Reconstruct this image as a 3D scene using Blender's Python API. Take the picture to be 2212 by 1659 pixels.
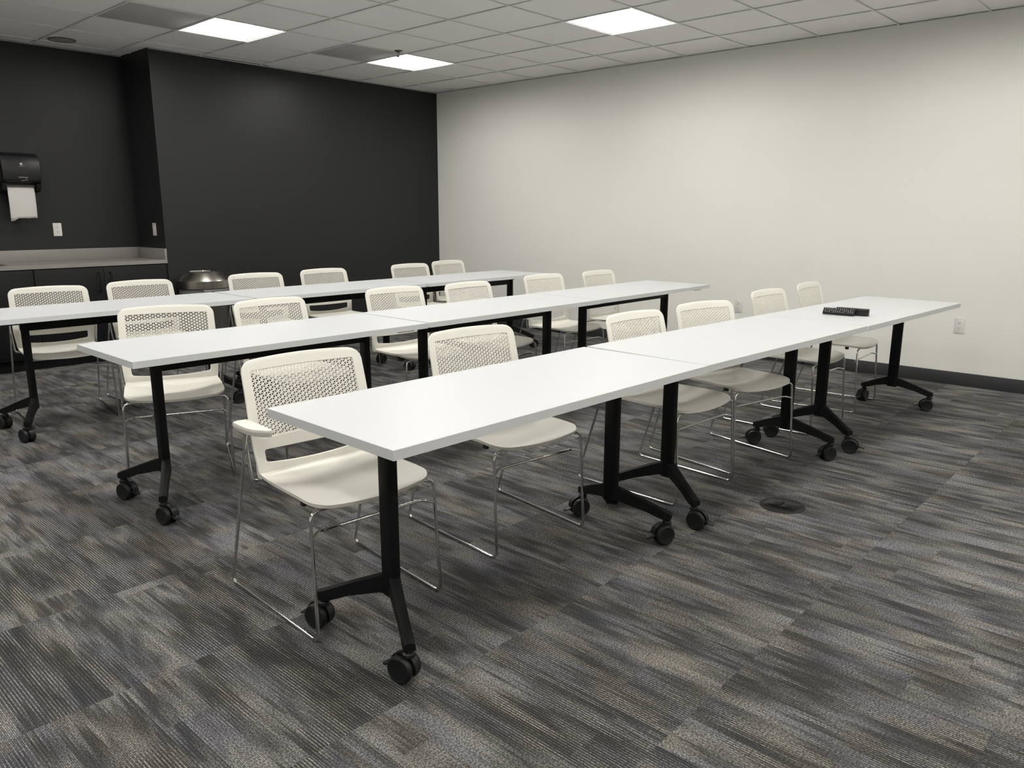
import bpy, bmesh, math, random
from mathutils import Vector, Matrix

for o in list(bpy.data.objects):
    bpy.data.objects.remove(o)
scene = bpy.context.scene
COL = scene.collection
PI = math.pi
R = math.radians

# ------------------------------------------------------------------ camera
CEIL = 2.7014
CAM = (-2.4523, -5.7834, 1.3074)
PITCH, YAW, ROLL, FPX = 0.2177, 0.8294, -0.0017, 1677.64
cam_data = bpy.data.cameras.new('camera')
cam_data.sensor_width = 36.0
cam_data.lens = 36.0 * FPX / 2212.0
cam_data.clip_start = 0.05
cam_ob = bpy.data.objects.new('camera', cam_data)
COL.objects.link(cam_ob)
fw = Vector((math.sin(YAW) * math.cos(PITCH), math.cos(YAW) * math.cos(PITCH), -math.sin(PITCH)))
rt = Vector((math.cos(YAW), -math.sin(YAW), 0))
dn = fw.cross(rt)
rt, dn = rt * math.cos(ROLL) + dn * math.sin(ROLL), dn * math.cos(ROLL) - rt * math.sin(ROLL)
M = Matrix((rt, -dn, -fw)).transposed().to_4x4()
M.translation = Vector(CAM)
cam_ob.matrix_world = M
scene.camera = cam_ob

# ------------------------------------------------------------------ world and exposure (a closed room lit by its troffers)
world = bpy.data.worlds.new('world')
scene.world = world
world.use_nodes = True
world.node_tree.nodes['Background'].inputs[0].default_value = (0.02, 0.02, 0.022, 1)
world.node_tree.nodes['Background'].inputs[1].default_value = 1.0
scene.view_settings.view_transform = 'Standard'
scene.view_settings.look = 'None'
scene.view_settings.gamma = 1.0
scene.view_settings.exposure = 0.0
scene.view_settings.use_curve_mapping = False
LAMP = 48.5            # emission of the troffer lenses

# ------------------------------------------------------------------ materials
def mat(name, col, rough=0.5, metal=0.0, spec=0.5, noise=0.0, nscale=40.0, bump=0.0, bscale=300.0, coat=0.0, stretch=(1, 1, 1)):
    m = bpy.data.materials.new(name)
    m.use_nodes = True
    nt = m.node_tree
    b = nt.nodes['Principled BSDF']
    b.inputs['Base Color'].default_value = (*col, 1)
    b.inputs['Roughness'].default_value = rough
    b.inputs['Metallic'].default_value = metal
    b.inputs['Specular IOR Level'].default_value = spec
    if coat:
        b.inputs['Coat Weight'].default_value = coat
        b.inputs['Coat Roughness'].default_value = 0.15
    if noise or bump:
        tc = nt.nodes.new('ShaderNodeTexCoord')
        mp = nt.nodes.new('ShaderNodeMapping')
        mp.inputs['Scale'].default_value = stretch
        nt.links.new(tc.outputs['Object'], mp.inputs['Vector'])
    if noise:
        n = nt.nodes.new('ShaderNodeTexNoise')
        n.inputs['Scale'].default_value = nscale
        n.inputs['Detail'].default_value = 3
        nt.links.new(mp.outputs[0], n.inputs['Vector'])
        r = nt.nodes.new('ShaderNodeMapRange')
        r.inputs['To Min'].default_value = 1 - noise
        r.inputs['To Max'].default_value = 1 + noise
        nt.links.new(n.outputs['Fac'], r.inputs['Value'])
        mx = nt.nodes.new('ShaderNodeVectorMath')
        mx.operation = 'SCALE'
        mx.inputs[0].default_value = col
        nt.links.new(r.outputs[0], mx.inputs['Scale'])
        nt.links.new(mx.outputs[0], b.inputs['Base Color'])
    if bump:
        n2 = nt.nodes.new('ShaderNodeTexNoise')
        n2.inputs['Scale'].default_value = bscale
        n2.inputs['Detail'].default_value = 2
        nt.links.new(mp.outputs[0], n2.inputs['Vector'])
        bp = nt.nodes.new('ShaderNodeBump')
        bp.inputs['Strength'].default_value = bump
        bp.inputs['Distance'].default_value = 0.002
        nt.links.new(n2.outputs['Fac'], bp.inputs['Height'])
        nt.links.new(bp.outputs[0], b.inputs['Normal'])
    return m

def emit(name, col, s):
    m = bpy.data.materials.new(name)
    m.use_nodes = True
    nt = m.node_tree
    nt.nodes.clear()
    e = nt.nodes.new('ShaderNodeEmission')
    e.inputs[0].default_value = (*col, 1)
    e.inputs[1].default_value = s
    out = nt.nodes.new('ShaderNodeOutputMaterial')
    nt.links.new(e.outputs[0], out.inputs[0])
    return m

def carpet_material():
    m = bpy.data.materials.new('striped_carpet')
    m.use_nodes = True
    nt = m.node_tree
    L = nt.links.new
    b = nt.nodes['Principled BSDF']
    b.inputs['Roughness'].default_value = 0.95
    b.inputs['Specular IOR Level'].default_value = 0.12

    def math_(op, a, c=None, clamp=False):
        n = nt.nodes.new('ShaderNodeMath')
        n.operation = op
        n.use_clamp = clamp
        for i, v in enumerate((a, c)):
            if v is None:
                continue
            if isinstance(v, (int, float)):
                n.inputs[i].default_value = v
            else:
                L(v, n.inputs[i])
        return n.outputs[0]

    def noise(vec, scale, detail=2.0, rough=0.5):
        n = nt.nodes.new('ShaderNodeTexNoise')
        n.inputs['Scale'].default_value = scale
        n.inputs['Detail'].default_value = detail
        n.inputs['Roughness'].default_value = rough
        L(vec, n.inputs['Vector'])
        return n.outputs['Fac']

    def comb(x, y, z):
        n = nt.nodes.new('ShaderNodeCombineXYZ')
        for i, v in enumerate((x, y, z)):
            if isinstance(v, (int, float)):
                n.inputs[i].default_value = v
            else:
                L(v, n.inputs[i])
        return n.outputs[0]

    def step(v, lo, hi):
        n = nt.nodes.new('ShaderNodeMapRange')
        n.interpolation_type = 'SMOOTHSTEP'
        n.inputs['From Min'].default_value = lo
        n.inputs['From Max'].default_value = hi
        L(v, n.inputs['Value'])
        return n.outputs[0]

    def mixc(f, a, c):
        n = nt.nodes.new('ShaderNodeMix')
        n.data_type = 'RGBA'
        if isinstance(f, (int, float)):
            n.inputs['Factor'].default_value = f
        else:
            L(f, n.inputs['Factor'])
        for k, v in ((6, a), (7, c)):
            if isinstance(v, tuple):
                n.inputs[k].default_value = (*v, 1)
            else:
                L(v, n.inputs[k])
        return n.outputs[2]

    tc = nt.nodes.new('ShaderNodeTexCoord')
    oi = nt.nodes.new('ShaderNodeObjectInfo')
    rnd = oi.outputs['Random']
    sep = nt.nodes.new('ShaderNodeSeparateXYZ')
    L(tc.outputs['Object'], sep.inputs[0])
    lx, ly = sep.outputs[0], sep.outputs[1]
    x = math_('ADD', lx, math_('MULTIPLY', rnd, 37.7))
    y = math_('ADD', ly, math_('MULTIPLY', rnd, 91.3))
    PITCHX = 0.0042
    q = math_('DIVIDE', lx, PITCHX)
    row = math_('FLOOR', q)
    fr = math_('FRACT', q)
    wn = nt.nodes.new('ShaderNodeTexWhiteNoise')
    wn.noise_dimensions = '1D'
    L(math_('ADD', row, math_('MULTIPLY', rnd, 977.0)), wn.inputs['W'])
    rr = wn.outputs['Value']
    wn2 = nt.nodes.new('ShaderNodeTexWhiteNoise')
    wn2.noise_dimensions = '1D'
    L(math_('ADD', math_('FLOOR', math_('DIVIDE', lx, 0.0252)), math_('MULTIPLY', rnd, 531.0)), wn2.inputs['W'])
    rg = wn2.outputs['Value']
    # loop profile across a row (0 at the groove, 1 on the crown)
    prof = math_('SUBTRACT', 1.0, math_('POWER', math_('ABSOLUTE', math_('SUBTRACT', math_('MULTIPLY', fr, 2.0), 1.0)), 2.0))
    # streaky patches: long in y, ragged row by row
    jit = math_('ADD', math_('MULTIPLY', math_('SUBTRACT', rr, 0.5), 0.13), math_('MULTIPLY', math_('SUBTRACT', rg, 0.5), 0.16))
    ysh = math_('ADD', y, math_('ADD', math_('MULTIPLY', math_('SUBTRACT', rr, 0.5), 0.07), math_('MULTIPLY', math_('SUBTRACT', rg, 0.5), 0.12)))
    wn3 = nt.nodes.new('ShaderNodeTexWhiteNoise')
    wn3.noise_dimensions = '1D'
    L(math_('ADD', math_('FLOOR', math_('DIVIDE', math_('ADD', lx, 0.02), 0.13)), math_('MULTIPLY', rnd, 313.0)), wn3.inputs['W'])
    brk = math_('SUBTRACT', math_('MULTIPLY', wn3.outputs['Value'], 1.3), 0.65)
    side = math_('MULTIPLY', math_('GREATER_THAN', ly, brk), 23.7)
    ysh = math_('ADD', ysh, side)
    bw = 0.0126
    x0 = x
    x = math_('ADD', math_('MULTIPLY', math_('FLOOR', math_('DIVIDE', lx, bw)), bw), math_('MULTIPLY', rnd, 37.7))
    pa = math_('ADD', noise(comb(math_('MULTIPLY', x, 11.0), math_('MULTIPLY', ysh, 4.0), 0.0), 1.0, 1.5), jit)
    fine = noise(comb(math_('MULTIPLY', x, 34.0), math_('MULTIPLY', ysh, 7.0), 3.0), 1.0, 2.0)
    pa = math_('ADD', pa, math_('MULTIPLY', math_('SUBTRACT', fine, 0.5), 0.52))
    pb = math_('ADD', noise(comb(math_('MULTIPLY', x, 7.0), math_('MULTIPLY', ysh, 3.6), 17.0), 1.0, 1.0), math_('MULTIPLY', math_('SUBTRACT', rg, 0.5), 0.08))
    pc = noise(comb(math_('MULTIPLY', x, 3.1), math_('MULTIPLY', y, 1.5), 41.0), 1.0, 1.0)
    light = step(pa, 0.25, 0.74)
    blue = step(pb, 0.50, 0.60)
    stripe = step(pc, 0.44, 0.56)
    alt = math_('FLOOR', math_('MULTIPLY', math_('FRACT', math_('MULTIPLY', row, 0.5)), 2.0))
    speck = noise(comb(math_('MULTIPLY', x0, 1.0 / PITCHX), math_('MULTIPLY', y, 170.0), 5.0), 1.0, 1.0)
    speck = step(speck, 0.36, 0.64)
    warm = mixc(step(noise(comb(math_('MULTIPLY', x, 7.0), math_('MULTIPLY', y, 3.0), 77.0), 1.0, 1.0), 0.45, 0.62), (0.405, 0.395, 0.378), (0.40, 0.375, 0.332))
    bright = mixc(blue, warm, (0.335, 0.336, 0.356))
    dark = mixc(blue, (0.0255, 0.025, 0.024), (0.028, 0.028, 0.030))
    gain = math_('SUBTRACT', 1.0, math_('MULTIPLY', math_('MULTIPLY', stripe, alt), 0.80))
    amt = math_('MULTIPLY', math_('MULTIPLY', math_('ADD', math_('MULTIPLY', light, 0.72), 0.15), gain),
                math_('MULTIPLY', math_('ADD', math_('MULTIPLY', speck, 0.95), 0.30), math_('ADD', math_('MULTIPLY', prof, 0.85), 0.15)), True)
    L(mixc(amt, dark, bright), b.inputs['Base Color'])
    bmp = nt.nodes.new('ShaderNodeBump')
    bmp.inputs['Strength'].default_value = 0.5
    bmp.inputs['Distance'].default_value = 0.002
    L(math_('MULTIPLY', prof, math_('ADD', math_('MULTIPLY', speck, 0.5), 0.5)), bmp.inputs['Height'])
    L(bmp.outputs[0], b.inputs['Normal'])
    return m

M_CARPET = carpet_material()
M_SLAB = mat('slab_adhesive', (0.05, 0.05, 0.05), 0.9)
M_WHITEWALL = mat('white_wall_paint', (0.84, 0.835, 0.785), 0.62, spec=0.25, noise=0.012, nscale=3, bump=0.06, bscale=420)
M_BLACKWALL = mat('charcoal_wall_paint', (0.0165, 0.0169, 0.0175), 0.46, spec=0.32, noise=0.03, nscale=4, bump=0.08, bscale=420)
M_TILE = mat('ceiling_tile', (0.92, 0.915, 0.90), 0.95, spec=0.1, noise=0.05, nscale=160, bump=0.25, bscale=260)
M_GRID = mat('ceiling_grid_paint', (0.82, 0.815, 0.80), 0.45, noise=0.01)
M_PLENUM = mat('plenum_dark', (0.06, 0.06, 0.06), 0.9)
M_BASE = mat('rubber_baseboard', (0.030, 0.030, 0.032), 0.55, noise=0.05)
M_LAM = mat('white_laminate', (0.60, 0.612, 0.622), 0.44, spec=0.40, noise=0.006, nscale=8)
M_EDGE = mat('grey_white_edge_band', (0.72, 0.735, 0.735), 0.45, noise=0.01)
M_BLK = mat('black_powder_coat', (0.0045, 0.0045, 0.005), 0.55, spec=0.22, bump=0.08, bscale=900)
M_CAST = mat('black_caster_plastic', (0.009, 0.009, 0.010), 0.42, spec=0.4, noise=0.05)
M_SHELL = mat('ivory_plastic', (0.84, 0.82, 0.745), 0.38, spec=0.4, noise=0.012, nscale=6, bump=0.03, bscale=900)
M_CHROME = mat('chrome_tube', (0.74, 0.735, 0.72), 0.09, metal=1.0, noise=0.02, nscale=20)
M_GLIDE = mat('black_rubber', (0.012, 0.012, 0.012), 0.7, noise=0.05)
M_STEEL = mat('brushed_steel', (0.40, 0.375, 0.34), 0.27, metal=1.0, noise=0.12, nscale=6, stretch=(60, 60, 1))
M_BAG = mat('grey_liner_film', (0.17, 0.17, 0.17), 0.22, spec=0.8, noise=0.3, nscale=30, bump=0.6, bscale=60)
M_CAB = mat('dark_cabinet_laminate', (0.0055, 0.0055, 0.006), 0.5, spec=0.25, noise=0.1, nscale=30, stretch=(1, 1, 8))
M_COUNTER = mat('grey_quartz', (0.255, 0.238, 0.22), 0.30, spec=0.45, noise=0.07, nscale=14)
M_DISP = mat('smoky_black_plastic', (0.008, 0.008, 0.009), 0.40, spec=0.35, noise=0.03)
M_DISP2 = mat('matte_black_plastic', (0.005, 0.005, 0.0055), 0.5, spec=0.3, noise=0.03)
M_PAPER = mat('paper_towel', (0.62, 0.60, 0.575), 0.95, spec=0.1, noise=0.05, nscale=60, bump=0.5, bscale=260)
M_PRINT = mat('pale_print', (0.42, 0.42, 0.41), 0.6, noise=0.02)
M_TEAR = mat('grey_tear_bar', (0.12, 0.11, 0.10), 0.4, noise=0.04)
M_PLATE = mat('white_plate_plastic', (0.74, 0.73, 0.70), 0.35, noise=0.01)
M_SWPLATE = mat('grey_plate_plastic', (0.60, 0.59, 0.56), 0.35, noise=0.01)
M_SLOT = mat('dark_socket_slot', (0.02, 0.018, 0.016), 0.6, noise=0.05)
M_GREYPANEL = mat('grey_perforated_metal', (0.47, 0.465, 0.45), 0.8, spec=0.2, noise=0.06, nscale=9, bump=0.3, bscale=500)
M_SPK = mat('grey_speaker_mesh', (0.36, 0.355, 0.345), 0.8, noise=0.1, nscale=200)
M_LENS = emit('troffer_lens_glow', (1.0, 0.975, 0.93), LAMP)
M_PAN = mat('troffer_white_enamel', (0.86, 0.86, 0.85), 0.5, noise=0.005)
M_FBOX = mat('floor_box_black', (0.009, 0.009, 0.009), 0.5, spec=0.3, noise=0.05)
M_FBOX2 = mat('floor_box_gloss_black', (0.004, 0.004, 0.004), 0.3, spec=0.35, noise=0.05)
M_BRASS = mat('dull_sprinkler_metal', (0.20, 0.18, 0.16), 0.35, metal=1.0, noise=0.05)
M_KEY = mat('grey_button_print', (0.50, 0.50, 0.50), 0.5, noise=0.02)
M_REDKEY = mat('red_button', (0.75, 0.32, 0.32), 0.5, noise=0.02)
M_REM = mat('remote_black', (0.006, 0.006, 0.007), 0.35, spec=0.4, noise=0.03)
M_SINK = mat('satin_sink_steel', (0.10, 0.095, 0.09), 0.35, metal=1.0, noise=0.06)

# ------------------------------------------------------------------ mesh helpers
class MB:
    def __init__(self):
        self.v = []
        self.f = []

    def add(self, vs, fs):
        o = len(self.v)
        self.v += [tuple(p) for p in vs]
        self.f += [tuple(i + o for i in f) for f in fs]
        return self

    def box(self, x0, x1, y0, y1, z0, z1):
        return self.add([(x0, y0, z0), (x1, y0, z0), (x1, y1, z0), (x0, y1, z0), (x0, y0, z1), (x1, y0, z1), (x1, y1, z1), (x0, y1, z1)],
                        [(0, 3, 2, 1), (4, 5, 6, 7), (0, 1, 5, 4), (1, 2, 6, 5), (2, 3, 7, 6), (3, 0, 4, 7)])

    def loft(self, rings, cap=True, closed=False):
        n = len(rings[0])
        vs = [p for r in rings for p in r]
        fs = []
        m = len(rings)
        for i in range(m if closed else m - 1):
            a, b = i * n, ((i + 1) % m) * n
            for j in range(n):
                k = (j + 1) % n
                fs.append((a + j, a + k, b + k, b + j))
        if cap and not closed:
            fs.append(tuple(range(n - 1, -1, -1)))
            fs.append(tuple((m - 1) * n + j for j in range(n)))
        return self.add(vs, fs)

    def tube(self, path, r, seg=8, closed=False):
        P = [Vector(p) for p in path]
        rings = []
        up = None
        for i, p in enumerate(P):
            if i == 0:
                t = P[1] - P[0]
            elif i == len(P) - 1:
                t = P[-1] - P[-2]
            else:
                t = (P[i + 1] - p).normalized() + (p - P[i - 1]).normalized()
            t.normalize()
            if up is None:
                up = Vector((0, 0, 1)) if abs(t.z) < 0.9 else Vector((1, 0, 0))
            s = t.cross(up)
            if s.length < 1e-6:
                s = t.orthogonal()
            s.normalize()
            up = s.cross(t).normalized()
            rings.append([p + (s * math.cos(a) + up * math.sin(a)) * r for a in [2 * PI * k / seg for k in range(seg)]])
        return self.loft(rings)

    def lathe(self, prof, seg=32, axis='z', c=(0, 0, 0), cap=True):
        rings = []
        for r, h in prof:
            ring = []
            for k in range(seg):
                a = 2 * PI * k / seg
                ca, sa = r * math.cos(a), r * math.sin(a)
                if axis == 'z':
                    ring.append((c[0] + ca, c[1] + sa, c[2] + h))
                elif axis == 'x':
                    ring.append((c[0] + h, c[1] + ca, c[2] + sa))
                else:
                    ring.append((c[0] + sa, c[1] + h, c[2] + ca))
            rings.append(ring)
        return self.loft(rings, cap=cap)

    def prism(self, poly, z0, z1, fn=None):
        fn = fn or (lambda x, y, z: (x, y, z))
        return self.loft([[fn(x, y, z0) for x, y in poly], [fn(x, y, z1) for x, y in poly]])

    def mesh(self, name, bevel=0.0, bseg=2, sharp=35, smooth=True):
        me = bpy.data.meshes.new(name)
        me.from_pydata(self.v, [], self.f)
        bm = bmesh.new()
        bm.from_mesh(me)
        if bevel:
            bmesh.ops.remove_doubles(bm, verts=bm.verts, dist=1e-6)
            bm.normal_update()
            es = [e for e in bm.edges if len(e.link_faces) == 2 and e.calc_face_angle(0) > R(25)]
            bmesh.ops.bevel(bm, geom=es, offset=bevel, segments=bseg, affect='EDGES', profile=0.5, clamp_overlap=True)
        bmesh.ops.recalc_face_normals(bm, faces=bm.faces)
        bm.to_mesh(me)
        bm.free()
        if smooth:
            for p in me.polygons:
                p.use_smooth = True
            me.set_sharp_from_angle(angle=R(sharp))
        me.update()
        return me

def link(name, data, m=None, parent=None, loc=None, rot=None):
    o = bpy.data.objects.new(name, data)
    COL.objects.link(o)
    if m is not None and data is not None and not data.materials:
        data.materials.append(m)
    if parent:
        o.parent = parent
    if loc:
        o.location = loc
    if rot:
        o.rotation_euler = rot
    return o

def tag(o, label, cat, group=None):
    o['label'] = label
    o['category'] = cat
    if group:
        o['group'] = group
    return o

def thing(name, label, cat, loc=(0, 0, 0), rz=0.0, group=None):
    return tag(link(name, None, loc=loc, rot=(0, 0, rz)), label, cat, group)

def struct(name, me, m):
    o = link(name, me, m)
    o['kind'] = 'structure'
    return o

def copy_tree(src, parent=None):
    c = src.copy()
    COL.objects.link(c)
    c.parent = parent
    for ch in list(src.children):
        copy_tree(ch, c)
    return c

def fillet(path, rad, seg=5):
    """round the inner corners of a polyline"""
    P = [Vector(p) for p in path]
    out = [P[0]]
    for i in range(1, len(P) - 1):
        a, b, c = P[i - 1], P[i], P[i + 1]
        d1, d2 = (a - b), (c - b)
        rr = rad[i - 1] if isinstance(rad, (list, tuple)) else rad
        t = min(rr, d1.length * 0.48, d2.length * 0.48)
        p1, p2 = b + d1.normalized() * t, b + d2.normalized() * t
        for k in range(seg + 1):
            u = k / seg
            out.append(p1 * (1 - u) ** 2 + b * 2 * u * (1 - u) + p2 * u * u)
    out.append(P[-1])
    return out

def rrect(w, h, r, n=5):
    """rounded rectangle polygon, counter-clockwise, centred"""
    pts = []
    for cx, cy, a0 in ((w - r, h - r, 0), (-w + r, h - r, 90), (-w + r, -h + r, 180), (w - r, -h + r, 270)):
        for k in range(n + 1):
            a = R(a0 + 90 * k / n)
            pts.append((cx + r * math.cos(a), cy + r * math.sin(a)))
    return pts

# ------------------------------------------------------------------ room shell
XW = 4.236            # white wall
YB = 1.475            # black wall that stands forward, at the alcove corner
YBR = 1.585           # the same wall where it meets the white wall (it runs slightly askew)
YA = 2.06             # back of the kitchenette alcove
XC = 0.748            # corner of the alcove
XL, YF = -4.75, -8.75  # walls behind the camera
AL = -2.30            # far side of the alcove
TH = 0.12

floor = struct('floor', MB().box(XL - TH, XW + TH, YF - TH, YA + TH, -0.10, -0.006).mesh('floor'), M_SLAB)
CT = 0.6096
tile_me = MB().box(-CT / 2 + .0001, CT / 2 - .0001, -CT / 2 + .0001, CT / 2 - .0001, -0.0058, 0.0).mesh('carpet_tile', bevel=0.0005, bseg=1, smooth=False)
tile_me.materials.append(M_CARPET)
# seams read off the floor: x = -0.335 + k*CT, y = -3.68 + k*CT
def clipbox_mesh(name, x0, x1, y0, y1, z0, z1, m):
    me = MB().box(x0, x1, y0, y1, z0, z1).mesh(name, smooth=False)
    me.materials.append(m)
    return me
kx0, kx1 = math.floor((XL + .335) / CT), math.ceil((XW + .335) / CT)
ky0, ky1 = math.floor((YF + 3.68) / CT), math.ceil((YA + 3.68) / CT)
for i in range(kx0, kx1):
    for j in range(ky0, ky1):
        x0, y0 = -.335 + i * CT, -3.68 + j * CT
        cx, cy = x0 + CT / 2, y0 + CT / 2
        ax0, ax1 = max(x0, XL), min(x0 + CT, XW)
        ay0, ay1 = max(y0, YF), min(y0 + CT, YA)
        if ax1 - ax0 < .01 or ay1 - ay0 < .01:
            continue
        if ax0 > XC - .01 and ay1 > YBR:
            ay1 = YBR
            if ay1 - ay0 < .01:
                continue
        full = abs(ax1 - ax0 - CT) < 1e-6 and abs(ay1 - ay0 - CT) < 1e-6
        # only the part of the floor this side of the camera needs separate tiles
        if full:
            link('carpet_tile', tile_me, None, floor, (cx, cy, 0))
        else:
            me = clipbox_mesh('carpet_tile', ax0 - cx + .0004, ax1 - cx - .0004, ay0 - cy + .0004, ay1 - cy - .0004, -.0058, 0, M_CARPET)
            link('carpet_tile', me, None, floor, (cx, cy, 0))

struct('wall_right', MB().box(XW, XW + TH, YF - TH, YBR, -0.006, CEIL + .25).mesh('wall_right'), M_WHITEWALL)
def yb_at(x):
    return YB + (YBR - YB) * (x - XC) / (XW - XC)
struct('wall_back', MB().prism([(XC, YB), (XW + TH, yb_at(XW + TH)), (XW + TH, YA + TH), (XC, YA + TH)], -0.006, CEIL + .25).mesh('wall_back'), M_BLACKWALL)
struct('wall_alcove', MB().box(AL - TH, XC, YA, YA + TH, -0.006, CEIL + .25).mesh('wall_alcove'), M_BLACKWALL)
struct('wall_alcove_side', MB().box(XL - TH, AL, YB, YA + TH, -0.006, CEIL + .25).mesh('wall_alcove_side'), M_BLACKWALL)
struct('wall_left', MB().box(XL - TH, XL, YF - TH, YB, -0.006, CEIL + .25).mesh('wall_left'), M_WHITEWALL)
struct('wall_front', MB().box(XL, XW, YF - TH, YF, -0.006, CEIL + .25).mesh('wall_front'), M_WHITEWALL)

def baseboard(name, x0, x1, y0, y1):
    struct(name, MB().box(x0, x1, y0, y1, 0.0, 0.102).mesh(name, bevel=0.003), M_BASE)
baseboard('baseboard_right', XW - .010, XW - .0002, YF + .012, YBR - .012)
struct('baseboard_back', MB().prism([(XC + .002, YB - .010), (XW - .012, yb_at(XW) - .0105), (XW - .012, yb_at(XW) - .0006), (XC + .002, YB - .0002)], 0, .102).mesh('baseboard_back', bevel=.003), M_BASE)
baseboard('baseboard_left', XL + .0002, XL + .010, YF + .012, YB - .012)
baseboard('baseboard_front', XL + .012, XW - .012, YF + .0002, YF + .010)

# ------------------------------------------------------------------ ceiling: slab, grid runners, lay-in tiles
ceiling = struct('ceiling', MB().box(XL - TH, XW + TH, YF - TH, YA + TH, CEIL + .12, CEIL + .25).mesh('ceiling'), M_PLENUM)
T = 0.6096
lights = [(c, r) for c in (-5, -2, 1, 4) for r in (0, -4, -8, -12)]
grilles = [(0, 0), (3, 0)]
special = set(lights) | set(grilles)
GW = 0.0125
full_tile = MB().box(-T / 2 + .004, T / 2 - .004, -T / 2 + .004, T / 2 - .004, 0, .012)
tme = full_tile.mesh('ceiling_tile', smooth=False)
tme.materials.append(M_TILE)
c0, c1 = math.floor(XL / T), math.ceil(XW / T)
r0, r1 = math.floor(YF / T), math.ceil(YA / T)
for c in range(c0, c1):
    for r in range(r0, r1):
        if (c, r) in special:
            continue
        x0, x1 = max(c * T, XL), min((c + 1) * T, XW)
        y0, y1 = max(r * T, YF), min((r + 1) * T, YA)
        if x0 > XC - T:
            if x0 >= XC - .001:
                y1 = min(y1, YBR)
        if x1 - x0 < .012 or y1 - y0 < .012:
            continue
        cx, cy = (c + .5) * T, (r + .5) * T
        if abs(x1 - x0 - T) < 1e-6 and abs(y1 - y0 - T) < 1e-6:
            link('ceiling_tile', tme, None, ceiling, (cx, cy, CEIL + .008))
        else:
            me = clipbox_mesh('ceiling_tile', x0 - cx + .002, x1 - cx - .002, y0 - cy + .002, y1 - cy - .002, 0, .012, M_TILE)
            link('ceiling_tile', me, None, ceiling, (cx, cy, CEIL + .008))
# inverted tees
def tee(length, along):
    m = MB()
    if along == 'y':
        m.box(-GW / 2, GW / 2, 0, length, 0, .0035).box(-.001, .001, 0, length, .0035, .035)
    else:
        m.box(0, length, -GW / 2, GW / 2, .0001, .0036).box(0, length, -.001, .001, .0036, .034)
    return m.mesh('grid_runner', smooth=False)
for c in range(c0 + 1, c1):
    yend = YA if c * T < XC else YBR
    link('grid_runner', tee(yend - YF, 'y'), M_GRID, ceiling, (c * T, YF, CEIL))
for r in range(r0 + 1, r1):
    xend = XW if r * T < YBR else XC
    link('grid_runner', tee(xend - XL, 'x'), M_GRID, ceiling, (XL, r * T, CEIL))
# wall angle trim
for nm, b in (('wall_angle', (XW - .019, XW, YF, YBR)), ('wall_angle', (XL, XC, YA - .019, YA))):
    link(nm, MB().box(b[0], b[1], b[2], b[3], CEIL - .0002, CEIL + .0014).mesh('wall_angle', smooth=False), M_GRID, ceiling)

link('wall_angle', MB().prism([(XC, YB - .019), (XW, YBR - .019), (XW, YBR), (XC, YB)], CEIL - .0002, CEIL + .0014).mesh('wall_angle', smooth=False), M_GRID, ceiling)

# troffers
def make_troffer():
    root = thing('ceiling_light', '', 'light')
    h = T / 2 - GW / 2 - .0006
    fr = MB()
    i = h - .012
    for a in (0, 1):
        for s in (-1, 1):
            if a == 0:
                fr.box(*sorted((s * i, s * h)), -h, h, .004, .010)
            else:
                fr.box(-i, i, *sorted((s * i, s * h)), .004, .010)
    link('frame', fr.mesh('troffer_frame', smooth=False), M_PAN, root)
    pan = MB()
    prof = [(i, .008), (.255, .020), (.215, .042), (.17, .070), (.125, .092)]
    for s in (-1, 1):
        pts = [(s * x, z) for x, z in prof]
        for (xa, za), (xb, zb) in zip(pts[:-1], pts[1:]):
            pan.add([(xa, -i, za), (xb, -i, zb), (xb, i, zb), (xa, i, za)], [(0, 1, 2, 3)])
    # end walls, gently curved inwards
    for s in (-1, 1):
        pan.add([(-i, s * i, .008), (i, s * i, .008), (.125, s * (i - .05), .092), (-.125, s * (i - .05), .092)], [(0, 1, 2, 3)])
    pan.add([(-.125, -i, .0925), (.125, -i, .0925), (.125, i, .0925), (-.125, i, .0925)], [(0, 1, 2, 3)])
    link('reflector_pan', pan.mesh('troffer_pan', sharp=60), M_PAN, root)
    lens = MB()
    lp = [(-.125, .088), (-.11, .050), (-.065, .024), (0, .015), (.065, .024), (.11, .050), (.125, .088)]
    lens.loft([[(x, -i + .05, z) for x, z in lp], [(x, i - .05, z) for x, z in lp]])
    link('lens', lens.mesh('troffer_lens', sharp=60), M_LENS, root)
    sens = MB().box(-.235, -.222, .21, .222, .028, .034).box(-.21, -.20, .21, .222, .036, .042)
    link('latch', sens.mesh('troffer_latch', smooth=False), M_TEAR, root)
    return root
rowname = {0: 'row of lights beside the black wall', -4: 'second row from the black wall', -8: 'third row from the black wall', -12: 'fourth row from the black wall'}
colname = {4: 'nearest white wall', 1: 'second from white wall', -2: 'third from white wall', -5: 'fourth from white wall'}
tro = make_troffer()
first = True
for c, r in lights:
    o = tro if first else copy_tree(tro)
    first = False
    o.location = ((c + .5) * T, (r + .5) * T, CEIL)
    tag(o, 'square ceiling light, %s, %s' % (colname[c], rowname[r]), 'light', 'recessed troffer lights')
for k, (c, r) in enumerate(grilles):
    h = T / 2 - GW / 2 - .0006
    g = thing('air_return_panel', 'square dark grey ceiling panel beside the light %s' % ('next to the alcove' if c == 0 else 'nearest the white and black wall corner'), 'air vent', ((c + .5) * T, (r + .5) * T, CEIL), group='grey ceiling air panels')
    link('panel', MB().box(-h, h, -h, h, .004, .012).mesh('vent_panel', bevel=.002), M_GREYPANEL, g)
    lip = MB()
    for s in (-1, 1):
        lip.box(*sorted((s * (h - .014), s * h)), -h, h, .0012, .0038).box(-h + .014, h - .014, *sorted((s * (h - .014), s * h)), .0012, .0038)
    link('rim', lip.mesh('vent_rim', smooth=False), M_GREYPANEL, g)

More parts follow.
